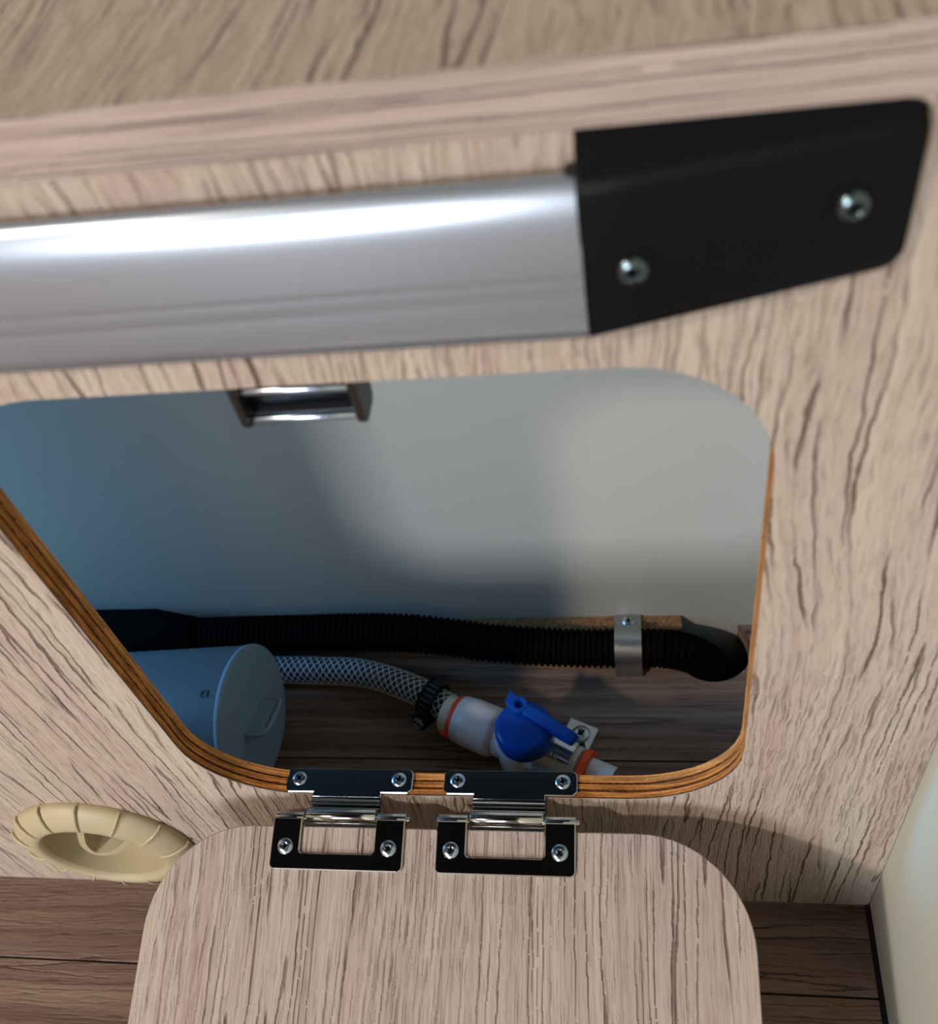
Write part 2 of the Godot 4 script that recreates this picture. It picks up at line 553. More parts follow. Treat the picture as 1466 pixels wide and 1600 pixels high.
func build_shell() -> void:
	slab("wall_right", Vector3(WX, -0.05, -0.30), Vector3(WX + 0.06, 2.0, 2.3), M.white_wall, "smooth off white wall at the right of the wooden panel")
	slab("wall_back", Vector3(-2.4, -0.05, BACK - 0.05), Vector3(WX, 2.0, BACK), M.white, "pale smooth rear wall inside the open compartment")
	slab("wall_left", Vector3(-2.46, -0.05, -0.30), Vector3(-2.4, 2.0, 2.3), M.room_wall, "grey wall at the far left of the room")
	slab("ceiling", Vector3(-2.46, 1.95, -0.30), Vector3(WX + 0.06, 2.02, 2.3), M.ceiling, "unseen ceiling over the bench, made dark for the hinge reflections")
	slab("wall_front", Vector3(-2.46, -0.05, 2.2), Vector3(WX + 0.06, 2.0, 2.26), M.room_wall, "grey wall facing the bench")
	# the floor: planks across the room with fine dark joints
	var fl := Node3D.new()
	fl.name = "floor"
	add_child(fl)
	structure(fl, "brown wood effect plank floor below the panel")
	var base := st_new()
	box(base, Vector3(-2.4, -0.08, -0.22), Vector3(WX, -0.05, 2.2))
	commit("underlay", base, M.gasket, fl)
	var z := -0.18
	var k := 0
	var uv := 1.0 / 0.40
	while z < 2.18:
		var z1 := z + (0.11 if k == 0 else 0.11)
		var st := st_new()
		# local frame: x along the plank, y = -z of the room, so that the grain runs along the plank
		var xf := Transform3D(Basis(Vector3(1, 0, 0), Vector3(0, 0, -1), Vector3(0, 1, 0)), Vector3.ZERO)
		if k == 0:
			var circle := PackedVector2Array()
			for i in 48:
				circle.append(Vector2(0.031, 0.1375) + Vector2(cos(TAU * i / 48), sin(TAU * i / 48)) * 0.0212)
			var hs := st_new()
			hole_slab(hs, Rect2(-1.2, -z1 + 0.0004, WX + 1.2, 0.11 - 0.0008), circle, -0.018, 0.0, uv, 0.0, null, 0.0, true, xf)
			turn_uv(commit("plank", hs, M.vinyl, fl), k)
		else:
			box(st, Vector3(-2.4, -z1 + 0.0004, -0.018), Vector3(WX, -z - 0.0004, 0.0), 0.0005, xf, uv)
			turn_uv(commit("plank", st, M.vinyl, fl), k)
		z = z1
		k += 1
	# black sealing strip along the foot of the right wall
	var g := st_new()
	prism(g, PackedVector2Array([Vector2(WX - 0.0022, 0.0), Vector2(WX, 0.0), Vector2(WX, 0.0022)]), 0.0005, 2.19)
	structure(commit("trim_1", g, M.gasket), "thin black sealing strip between floor and white wall")
	# ceiling lamp
	var lamp := thing("ceiling_lamp", "small square lamp on the dark ceiling", "lamp", LAMP)
	var lb := st_new()
	box(lb, Vector3(-0.115, -0.018, -0.115), Vector3(0.115, 0.0, 0.115), 0.004)
	commit("housing", lb, M.steel, lamp)
	var ld := st_new()
	box(ld, Vector3(-0.10, -0.022, -0.10), Vector3(0.10, -0.018, 0.10), 0.001)
	var lm := mat(Color(1, 1, 1), 0.5)
	lm.emission_enabled = true
	lm.emission = Color(1.0, 0.95, 0.88)
	lm.emission_energy_multiplier = 6.0
	commit("diffuser", ld, lm, lamp)
	# daylight window, and the added unseen pane for blue fill in the compartment
	glow_pane("window_1", WIN, WIN_DIR, Vector2(0.55, 0.60), Color(0.93, 0.96, 1.0), 1.6, "bright daylight window behind the viewer")
	glow_pane("added_pane_2", BLUE_FILL, BLUE_FILL_DIR, Vector2(0.10, 0.22), Color(0.36, 0.66, 1.0), 0.5, "added unseen pane giving bluish fill light at the far end of the compartment")

func turn_uv(o: MeshInstance3D, k: int) -> void:
	# the wood picture has its grain downwards: swap the axes for planks and shift each plank
	var arr := o.mesh.surface_get_arrays(0)
	var uvs: PackedVector2Array = arr[Mesh.ARRAY_TEX_UV]
	for i in uvs.size():
		uvs[i] = Vector2(uvs[i].y - (-0.18 + 0.11 * k) * 2.5 + [0.02, 0.36, 0.70][k % 3], uvs[i].x * (0.40 / 0.52) + 0.75)
	arr[Mesh.ARRAY_TEX_UV] = uvs
	arr[Mesh.ARRAY_TANGENT] = null
	var am := ArrayMesh.new()
	am.add_surface_from_arrays(Mesh.PRIMITIVE_TRIANGLES, arr)
	o.mesh = am

func glow_pane(called: String, p: Vector3, dir: Vector3, size: Vector2, c: Color, e: float, label: String) -> void:
	var st := st_new()
	box(st, Vector3(-size.x / 2, -size.y / 2, -0.006), Vector3(size.x / 2, size.y / 2, 0.0))
	var m := mat(Color(0.9, 0.9, 0.9), 0.5)
	m.emission_enabled = true
	m.emission = c
	m.emission_energy_multiplier = e
	var o := commit(called, st, m)
	o.transform = along(p, dir)
	structure(o, label)

const HX0 := -0.1853
const HX1 := 0.0300
const HY0 := 0.1112
const HY1 := 0.3410

func build_panel() -> void:
	var t := thing("front_panel", "light oak effect plywood panel with a large rounded rectangular opening", "panel")
	var hole := resample(rounded_rect(HX0, HY0, HX1, HY1, [0.042, 0.042, 0.036, 0.036], 10), 0.0013)
	var vent := PackedVector2Array()
	for i in 40:
		vent.append(Vector2(-0.259, 0.056) + Vector2(cos(TAU * i / 40), sin(TAU * i / 40)) * 0.032)
	var ra := Rect2(-0.20, 0.0, WX + 0.20 - 0.0004, 0.3992)
	var rb := Rect2(-0.75, 0.0, 0.55, 0.3992)
	var nz := noise(77, 0.35, FastNoiseLite.FRACTAL_FBM, 3)
	var us := 1.0 / 0.56
	# layers from the front: [name, thickness, material, unevenness, recess]
	var lays := [["laminate_face", 0.0004, M.oak, 0.00006, 0.0], ["glue_layer", 0.0006, M.ply_dark, 0.0008, 0.0004], ["wood_ply", 0.0021, M.ply, 0.0001, 0.0], ["glue_layer", 0.0011, M.ply_dark, 0.0008, 0.0005],
		["wood_ply", 0.0021, M.ply, 0.0001, 0.0001], ["glue_layer", 0.0010, M.ply_dark, 0.0008, 0.0005], ["wood_ply", 0.0028, M.ply_pale, 0.0001, 0.0]]
	var z := 0.0
	for l in lays:
		var st := st_new()
		var z0: float = z - l[1]
		hole_slab(st, ra, hole, z0, z, 1.0, l[3], nz, l[4])
		hole_slab(st, rb, vent, z0, z)
		var o := commit(l[0], st, l[2], t)
		if l[0] == "laminate_face":
			scale_uv(o, Vector2(us, 1.0 / 0.42), Vector2(0.83, 0.97))
		z = z0
	var eb := st_new()
	box(eb, Vector3(-0.75, 0.0, BACK + 0.0005), Vector3(-0.738, 0.3972, -0.0112), 0.0004)
	commit("end_board", eb, M.dark_board, t)

func scale_uv(o: MeshInstance3D, s: Vector2, off: Vector2, turn := false) -> void:
	var arr := o.mesh.surface_get_arrays(0)
	var uvs: PackedVector2Array = arr[Mesh.ARRAY_TEX_UV]
	for i in uvs.size():
		var u := uvs[i]
		if turn:
			u = Vector2(u.y, u.x)
		uvs[i] = u * s + off
	arr[Mesh.ARRAY_TEX_UV] = uvs
	var am := ArrayMesh.new()
	am.add_surface_from_arrays(Mesh.PRIMITIVE_TRIANGLES, arr)
	o.mesh = am

func build_bench_top() -> void:
	var t := thing("bench_top", "light oak effect bench top board lying across the panel", "bench top")
	var st := st_new()
	var lay := Transform3D(Basis(Vector3(1, 0, 0), Vector3(0, 0, -1), Vector3(0, 1, 0)), Vector3.ZERO)
	box(st, Vector3(-0.75, 0.0, 0.3994), Vector3(WX - 0.0004, -BACK - 0.0005, 0.4127), 0.0004, lay)
	scale_uv(commit("top_board", st, M.oak, t), Vector2(1.0 / 0.50, 1.0 / 0.42), Vector2(0.31, 0.40))
	var ub := st_new()
	box(ub, Vector3(-0.75, 0.3974, BACK + 0.0005), Vector3(WX - 0.0004, 0.3993, -0.0112))
	commit("underside", ub, M.dark_board, t)  # sheet added under the board so the upper leaves reflect dark
	var e := st_new()
	box(e, Vector3(-0.75, 0.3994, 0.0), Vector3(WX - 0.0004, 0.4128, 0.0004), 0.0002)
	scale_uv(commit("edge_band", e, M.oak_fine, t), Vector2(1.0 / 0.22, 1.0 / 0.80), Vector2(2.15, 0.85), true)

func build_rail() -> void:
	var t := thing("table_rail", "long brushed aluminium table rail with a rounded top lip", "rail")
	# cross section in (z, y): the hooked front lip
	var outer := [Vector2(0.0022, 0.3906), Vector2(0.0023, 0.3919), Vector2(0.0030, 0.3926), Vector2(0.0040, 0.3922), Vector2(0.0052, 0.3909), Vector2(0.0064, 0.3887), Vector2(0.0074, 0.3858), Vector2(0.0082, 0.3823), Vector2(0.0087, 0.3785), Vector2(0.0090, 0.3745), Vector2(0.00905, 0.3729), Vector2(0.00895, 0.3725), Vector2(0.00905, 0.3721), Vector2(0.0090, 0.3684), Vector2(0.0089, 0.3680), Vector2(0.0090, 0.3676), Vector2(0.0087, 0.3610), Vector2(0.0083, 0.3578), Vector2(0.0072, 0.3570)]
	var inner := [Vector2(0.0066, 0.3585), Vector2(0.0070, 0.3660), Vector2(0.0072, 0.3740), Vector2(0.0066, 0.3810), Vector2(0.0054, 0.3860), Vector2(0.0042, 0.3890), Vector2(0.0032, 0.3902)]
	var st := st_new()
	var x0 := -0.75
	var x1 := -0.0113
	st.set_smooth_group(1)
	for i in outer.size() - 1:
		extr(st, outer[i], outer[i + 1], x0, x1)
	st.set_smooth_group(2)
	for i in inner.size() - 1:
		extr(st, inner[i], inner[i + 1], x0, x1)
	st.set_smooth_group(-1)
	extr(st, inner[-1], outer[0], x0, x1)
	var loop := PackedVector2Array()
	for p in outer:
		loop.append(p)
	for p in inner:
		loop.append(p)
	var ids := Geometry2D.triangulate_polygon(loop)
	for k in range(0, ids.size(), 3):
		for x in [x0, x1]:
			var a := loop[ids[k]]
			var b := loop[ids[k + 1]]
			var c := loop[ids[k + 2]]
			tri(st, Vector3(x, a.y, a.x), Vector3(x, b.y, b.x), Vector3(x, c.y, c.x))
	commit("front_lip", st, M.alu, t)
	var b := st_new()
	box(b, Vector3(x0, 0.3565, 0.0), Vector3(x1, 0.3585, 0.0074), 0.0003)
	commit("bottom_web", b, M.alu, t)
	var f := st_new()
	box(f, Vector3(x0, 0.3585, 0.0), Vector3(x1, 0.3800, 0.0018), 0.0003)
	commit("mounting_flange", f, M.alu, t)

	# black end cap: full depth at the rail, tapering to a thin plate
	var c := thing("rail_end_cap", "tapered black plastic end cap closing the aluminium rail", "end cap")
	var s := st_new()
	var cols := []      # each column: points of the section from the top back over the front to the bottom back
	var xs := [-0.0115, -0.0105, 0.0, 0.012, 0.024, 0.036, 0.0455, 0.0475, 0.0488]
	for i in xs.size():
		var x: float = xs[i]
		var u := clampf((x + 0.0115) / 0.060, 0.0, 1.0)
		var d := lerpf(0.0094, 0.0042, u)                # depth of the front face
		var top := 0.3992
		var bot := lerpf(0.3563, 0.3654, u)
		var cut := 0.0
		if i == xs.size() - 2: cut = 0.0009
		if i == xs.size() - 1: cut = 0.0030
		if i == 0: d -= 0.0006
		var knee := lerpf(0.3937, 0.3979, u)
		cols.append(PackedVector3Array([Vector3(x, top - cut * 0.4, 0.0), Vector3(x, top - cut * 0.4, 0.0012), Vector3(x, knee - cut * 0.4, d - 0.0016), Vector3(x, knee - 0.0010 - cut * 0.4, d - 0.0004), Vector3(x, knee - 0.0030 - cut * 0.4, d), Vector3(x, bot + 0.004 + cut, d - 0.0012), Vector3(x, bot + 0.001 + cut, d - 0.0014), Vector3(x, bot + cut, d - 0.0024), Vector3(x, bot + cut, 0.0)]))
	for i in cols.size() - 1:
		for k in 8:
			s.set_smooth_group(3 if k >= 2 and k <= 6 else -1)
			quad(s, cols[i][k], cols[i][k + 1], cols[i + 1][k + 1], cols[i + 1][k])
	s.set_smooth_group(-1)
	fan(s, cols[0], true)
	fan(s, cols[-1], false)
	commit("cap_body", s, M.black_plastic, c)
	var lt := st_new()
	box(lt, Vector3(-0.0135, 0.3905, 0.0), Vector3(-0.0110, 0.3930, 0.0040), 0.0006)
	commit("locating_tab", lt, M.catch_brown, c)
	screw(c, along(Vector3(-0.0020, 0.3735, 0.0078), Vector3(0.05, 0.03, 1)), 0.0033, 0.0019, M.cap_screw)
	screw(c, along(Vector3(0.0378, 0.3820, 0.0045), Vector3(0.10, 0.03, 1)), 0.0033, 0.0021, M.cap_screw)

func extr(st: SurfaceTool, a: Vector2, b: Vector2, x0: float, x1: float) -> void:
	quad(st, Vector3(x0, b.y, b.x), Vector3(x1, b.y, b.x), Vector3(x1, a.y, a.x), Vector3(x0, a.y, a.x))

# a cross-headed screw: domed head with the four-winged slot, on the frame xf (z outwards)
func screw(parent: Node, xf: Transform3D, r: float, h: float, m: Material, turn := 0.3) -> void:
	var st := st_new()
	var prof := [Vector2(r * 0.97, -0.0004), Vector2(r, h * 0.25), Vector2(r * 0.93, h * 0.52), Vector2(r * 0.76, h * 0.80), Vector2(r * 0.52, h * 0.96), Vector2(r * 0.44, h), Vector2(r * 0.30, h * 0.72), Vector2(r * 0.0001, h * 0.52)]
	lathe(st, prof, xf, 28, 0.0, TAU, 0.4)
	var head := commit("screw", st, m, parent)
	var sl := st_new()
	for q in 4:
		var tf := xf * Transform3D(Basis(Vector3(0, 0, 1), turn + q * PI / 2), Vector3.ZERO)
		# each wing of the slot
		prism(sl, PackedVector2Array([Vector2(0.0, -r * 0.10), Vector2(r * 0.55, -r * 0.08), Vector2(r * 0.55, r * 0.08), Vector2(0.0, r * 0.10)]), h * 0.45, h * 0.985, 0.0, tf)
	var c := commit("cross_slot", sl, M.slot, head)
	c.position = Vector3.ZERO

# the frame of the opened flap: x along the hinge line, y up the board (towards the hinge), z out of its upper face
func flap_frame() -> Transform3D:
	var a := deg_to_rad(14.0)
	return Transform3D(Basis(Vector3(1, 0, 0), Vector3(0, sin(a), -cos(a)), Vector3(0, cos(a), sin(a))), Vector3(0, 0.112, 0.031))

func build_flap() -> void:
	var t := thing("flap_door", "light oak effect flap with rounded corners folded down on two hinges", "flap")
	var xf := flap_frame()
	var poly := rounded_rect(-0.2035, -0.222, 0.0326, 0.0162, [0.040, 0.040, 0.041, 0.041], 14)
	var f := st_new()
	prism(f, poly, -0.0024, -0.0012, 0.0004, xf)
	scale_uv(commit("upper_laminate", f, M.oak_fine, t), Vector2(1.0 / 0.27, 1.0 / 0.27), Vector2(0.80, 0.12))
	var c := st_new()
	prism(c, inset(poly, 0.0001), -0.0108, -0.0024, 0.0, xf)
	commit("core_board", c, M.ply_pale, t)
	var b := st_new()
	prism(b, poly, -0.0120, -0.0108, 0.0004, xf)
	scale_uv(commit("lower_laminate", b, M.oak_fine, t), Vector2(1.0 / 0.27, 1.0 / 0.27), Vector2(0.3, 0.12))

func strip_profile(st: SurfaceTool, prof: Array, th: float, x0: float, x1: float) -> void:
	# a bent sheet: prof holds (z, y) points of its upper face from back to front
	var low := []
	for i in prof.size():
		var d0: Vector2 = (prof[mini(i + 1, prof.size() - 1)] - prof[maxi(i - 1, 0)]).normalized()
		low.append(prof[i] + Vector2(d0.y, -d0.x) * th)
	st.set_smooth_group(1)
	for i in prof.size() - 1:
		quad(st, Vector3(x0, prof[i].y, prof[i].x), Vector3(x0, prof[i + 1].y, prof[i + 1].x), Vector3(x1, prof[i + 1].y, prof[i + 1].x), Vector3(x1, prof[i].y, prof[i].x))
	st.set_smooth_group(2)
	for i in prof.size() - 1:
		quad(st, Vector3(x0, low[i].y, low[i].x), Vector3(x1, low[i].y, low[i].x), Vector3(x1, low[i + 1].y, low[i + 1].x), Vector3(x0, low[i + 1].y, low[i + 1].x))
	st.set_smooth_group(-1)
	for i in prof.size() - 1:
		quad(st, Vector3(x0, prof[i].y, prof[i].x), Vector3(x0, low[i].y, low[i].x), Vector3(x0, low[i + 1].y, low[i + 1].x), Vector3(x0, prof[i + 1].y, prof[i + 1].x))
		quad(st, Vector3(x1, prof[i].y, prof[i].x), Vector3(x1, prof[i + 1].y, prof[i + 1].x), Vector3(x1, low[i + 1].y, low[i + 1].x), Vector3(x1, low[i].y, low[i].x))

func build_hinges() -> void:
	hinge(-0.1268, "nickel plated crank hinge nearer the grey canister, on the flap", 0.3)
	hinge(-0.0594, "nickel plated crank hinge in front of the blue valve handle", 0.9)

func hinge(cx: float, label: String, turn: float) -> void:
	var t := thing("hinge", label, "hinge", Vector3(cx, HY0, 0.0), "hinges of the opened flap")
	# upper leaf, screwed on the cut edge of the plywood: a T lying flat
	var lay := Transform3D(Basis(Vector3(1, 0, 0), Vector3(0, 0, -1), Vector3(0, 1, 0)), Vector3.ZERO)
	var st := st_new()
	var w := 0.0272
	var tee := PackedVector2Array([Vector2(-0.0146, -0.0016), Vector2(0.0146, -0.0016), Vector2(0.0146, 0.0006), Vector2(w - 0.0018, 0.0006), Vector2(w, 0.0022)])
	for i in 6:
		var a := PI / 2 * i / 5
		tee.append(Vector2(w - 0.0026 + 0.0026 * cos(a), 0.0085 + 0.0026 * sin(a)))
	for i in 6:
		var a := PI / 2 + PI / 2 * i / 5
		tee.append(Vector2(-w + 0.0026 + 0.0026 * cos(a), 0.0085 + 0.0026 * sin(a)))
	tee.append_array([Vector2(-w, 0.0022), Vector2(-w + 0.0018, 0.0006), Vector2(-0.0146, 0.0006)])
	prism(st, tee, 0.0, 0.0013, 0.00035, lay)
	var up := commit("upper_leaf", st, M.chrome, t)
	# the cranked web that runs from the upper leaf to the knuckle
	var web := st_new()
	var prof := [Vector2(0.0014, 0.00125), Vector2(0.0024, 0.0012), Vector2(0.0034, 0.0008), Vector2(0.0040, 0.0001), Vector2(0.0044, -0.0008), Vector2(0.0049, -0.0012), Vector2(0.0056, -0.0010), Vector2(0.0062, 0.0004), Vector2(0.0068, 0.0018)]
	strip_profile(web, prof, 0.0012, -0.0146, 0.0146)
	commit("cranked_web", web, M.chrome, up)
	for bd in [[0.0002, 0.0034, 0.0014], [0.0001, 0.0064, 0.0010]]:
		var be := st_new()
		lathe(be, [Vector2(0.0001, -0.0146), Vector2(bd[2], -0.0146), Vector2(bd[2], 0.0146), Vector2(0.0001, 0.0146)], Transform3D(Basis(Vector3(0, 1, 0), Vector3(0, 0, 1), Vector3(1, 0, 0)), Vector3(0, bd[0], bd[1])), 20)
		commit("highlight_bead", be, M.chrome, up)  # rolls added along the bends to catch thin highlight lines
	# knuckle: the rolled middle barrel and the two outer barrels of the lower leaf
	var pin := Vector3(0.0, 0.0024, 0.0098)
	var side := Transform3D(Basis(Vector3(0, 1, 0), Vector3(0, 0, 1), Vector3(1, 0, 0)), pin)
	var kn := st_new()
	lathe(kn, [Vector2(0.0001, -0.0144), Vector2(0.0024, -0.0144), Vector2(0.0026, -0.0141), Vector2(0.0026, 0.0141), Vector2(0.0024, 0.0144), Vector2(0.0001, 0.0144)], side, 28)
	commit("middle_knuckle", kn, M.chrome, up)
	var roll := st_new()
	lathe(roll, [Vector2(0.0001, -0.0146), Vector2(0.0016, -0.0146), Vector2(0.0016, 0.0146), Vector2(0.0001, 0.0146)], Transform3D(side.basis, Vector3(0, 0.0010, 0.0138)), 20)
	commit("rolled_edge", roll, M.chrome, up)
	# lower leaf on the flap, with its window
	var xf := Transform3D(Basis.IDENTITY, -t.position) * flap_frame() * Transform3D(Basis.IDENTITY, Vector3(cx, 0, 0))
	var lf := st_new()
	var outer := rounded_rect(-w, -0.0006, w, 0.0192, [0.0022, 0.0022, 0.0002, 0.0002], 5)
	var win := rounded_rect(-0.0153, 0.0058, 0.0153, 0.0192, [0.0012, 0.0012, 0.0002, 0.0002], 4)
	# three bars of the frame as one bent-free plate
	var u := PackedVector2Array()
	for i in range(0, 12):
		u.append(outer[i])
	u.append_array([Vector2(w, 0.0192), Vector2(0.0153, 0.0192)])
	for i in range(9, 4, -1):
		u.append(win[i])
	for i in range(4, -1, -1):
		u.append(win[i])
	u.append_array([Vector2(-0.0153, 0.0192), Vector2(-w, 0.0192)])
	prism(lf, u, -0.0011, 0.0002, 0.0004, xf)
	var low := commit("lower_leaf", lf, M.chrome, t)
	for s in [-1.0, 1.0]:
		var k2 := st_new()
		var a0 := 0.0153 if s > 0 else -0.0272
		var a1 := 0.0272 if s > 0 else -0.0153
		lathe(k2, [Vector2(0.0001, a0), Vector2(0.0023, a0), Vector2(0.0025, a0 + 0.0002), Vector2(0.0025, a1 - 0.0002), Vector2(0.0023, a1), Vector2(0.0001, a1)], Transform3D(side.basis, Vector3(0, 0.0026, 0.0112)), 24)
		commit("outer_knuckle", k2, M.chrome, low)
	var pn := st_new()
	lathe(pn, [Vector2(0.0001, -0.0279), Vector2(0.0009, -0.0279), Vector2(0.0012, -0.0276), Vector2(0.0012, 0.0282), Vector2(0.0009, 0.0286), Vector2(0.0001, 0.0286)], Transform3D(side.basis, Vector3(0, 0.0026, 0.0112)), 16)
	commit("hinge_pin", pn, M.chrome, t)
	for s in [-1.0, 1.0]:
		screw(t, along(Vector3(0.0214 * s, 0.0013, -0.0064), Vector3.UP), 0.0031, 0.0011, M.zinc, turn + s)
		screw(t, xf * along(Vector3(0.0212 * s, 0.0082, 0.0002), Vector3(0, 0, 1)), 0.0032, 0.0011, M.zinc, turn * 2.0 + s * 0.5)

func build_vent() -> void:
	var c := Vector3(-0.259, 0.056, 0.0)
	var t := thing("air_outlet", "round beige plastic air outlet with ribbed rim in the wooden panel", "air outlet", c)
	var id := Transform3D.IDENTITY
	var st := st_new()
	lathe(st, [Vector2(0.0425, 0.0), Vector2(0.0430, 0.0016), Vector2(0.0424, 0.0036), Vector2(0.0400, 0.0058), Vector2(0.0360, 0.0078), Vector2(0.0325, 0.0088), Vector2(0.0303, 0.0088), Vector2(0.0290, 0.0078), Vector2(0.0284, 0.0060)], id, 64, 0.0, TAU, -1.0)
	commit("rim", st, M.beige, t)
	var b := st_new()
	lathe(b, [Vector2(0.0284, 0.0060), Vector2(0.0276, 0.0), Vector2(0.0262, -0.010), Vector2(0.0230, -0.0175), Vector2(0.0170, -0.0210), Vector2(0.0001, -0.0225)], id, 56, 0.0, TAU, -1.0)
	commit("bowl", b, M.beige, t)
	for i in 14:
		var a := deg_to_rad(84.0 + i * 360.0 / 14.0)
		var d := Vector3(cos(a), sin(a), 0)
		var r := st_new()
		tube(r, PackedVector3Array([d * 0.0438 + Vector3(0, 0, 0.0020), d * 0.0432 + Vector3(0, 0, 0.0042), d * 0.0400 + Vector3(0, 0, 0.0066), d * 0.0360 + Vector3(0, 0, 0.0084), d * 0.0322 + Vector3(0, 0, 0.0090), d * 0.0305 + Vector3(0, 0, 0.0086)]), [0.0006, 0.0009, 0.0009, 0.0008, 0.0006, 0.0003], 10)
		commit("rib", r, M.beige, t)
	# the scoop inside the bowl: a curved wall open at its top
	var line := spline([Vector3(0.0005, 0.0285, 0), Vector3(-0.0060, 0.0140, 0), Vector3(-0.0105, 0.0000, 0), Vector3(-0.0080, -0.0085, 0), Vector3(0.0035, -0.0045, 0), Vector3(0.0225, 0.0170, 0)], 7)
	var f := st_new()
	var th := 0.0016
	for i in line.size() - 1:
		var d0 := (line[mini(i + 1, line.size() - 1)] - line[maxi(i - 1, 0)]).normalized().cross(Vector3.BACK) * th
		var d1 := (line[mini(i + 2, line.size() - 1)] - line[i]).normalized().cross(Vector3.BACK) * th
		var a := line[i]
		var b2 := line[i + 1]
		var fr := Vector3(0, 0, 0.0040)
		var bk := Vector3(0, 0, -0.0190)
		f.set_smooth_group(1)
		quad(f, a + d0 + bk, b2 + d1 + bk, b2 + d1 + fr, a + d0 + fr)
		f.set_smooth_group(2)
		quad(f, a - d0 + fr, b2 - d1 + fr, b2 - d1 + bk, a - d0 + bk)
		f.set_smooth_group(-1)
		quad(f, a + d0 + fr, b2 + d1 + fr, b2 - d1 + fr, a - d0 + fr)
	commit("inner_scoop", f, M.beige, t)

func build_canister() -> void:
	var yaw := deg_to_rad(3.0)
	var n := Vector3(cos(yaw), 0.075, sin(yaw)).normalized()
	var c := Vector3(-0.2055, 0.0440, -0.0716)
	var R := 0.0373
	var t := thing("grey_canister", "grey plastic canister lying on the compartment floor, handle on its end", "canister", Vector3(c.x, 0.0, c.z))
	var xf := along(Vector3(0, c.y, 0), n)
	var st := st_new()
	lathe(st, [Vector2(0.0001, -0.150), Vector2(0.0285, -0.150), Vector2(0.0298, -0.147), Vector2(R - 0.0007, -0.0050), Vector2(R - 0.0007, -0.0036)], xf, 72)
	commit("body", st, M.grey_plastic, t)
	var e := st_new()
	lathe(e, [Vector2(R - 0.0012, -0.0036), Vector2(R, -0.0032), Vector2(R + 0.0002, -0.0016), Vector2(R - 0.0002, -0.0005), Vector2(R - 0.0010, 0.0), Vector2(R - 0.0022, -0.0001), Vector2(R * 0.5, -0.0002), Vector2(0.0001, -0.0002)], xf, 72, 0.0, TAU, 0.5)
	commit("end_lid", e, M.grey_plastic_lit, t)  # the brighter light on this end is put into its colour
	# the bail handle on the end: a flat raised web with a round bar around it
	var h := st_new()
	var p0 := xf * Vector3(-0.0120, 0.0035, 0.0)
	var p1 := xf * Vector3(0.0125, -0.0035, 0.0)
	var q := n * 0.0105
	tube(h, spline([p0, p0 + q * 0.75, p0.lerp(p1, 0.16) + q, p0.lerp(p1, 0.5) + q * 1.04, p0.lerp(p1, 0.86) + q, p1 + q * 0.75, p1], 5), [0.0013], 12)
	commit("handle", h, M.grey_plastic_lit, t)
	var w := st_new()
	var up := (p1 - p0).normalized()
	var wf := Transform3D(Basis(n, up, n.cross(up)), p0)
	box(w, Vector3(0.0, 0.0015, -0.0005), Vector3(0.0088, p0.distance_to(p1) - 0.0015, 0.0005), 0.0, wf)
	commit("handle_web", w, M.grey_plastic_lit, t)
	# small square mark on the body
	var mk := st_new()
	var ang := deg_to_rad(79.0)
	var rad := xf.basis * Vector3(0, sin(ang), 0) + n.cross(Vector3.UP) * cos(ang)
	var base := along(Vector3(0, c.y, 0) - n * 0.0105 + rad.normalized() * (R - 0.0008), rad + n * -0.04, n)
	for s in [[-0.0018, -0.0020, 0.0018, -0.0012], [-0.0018, 0.0012, 0.0018, 0.0020], [-0.0018, -0.0012, -0.0010, 0.0012], [0.0010, -0.0012, 0.0018, 0.0012]]:
		box(mk, Vector3(s[0], s[1], -0.0002), Vector3(s[2], s[3], 0.00025), 0.0, base)
	commit("embossed_mark", mk, M.mark, t)

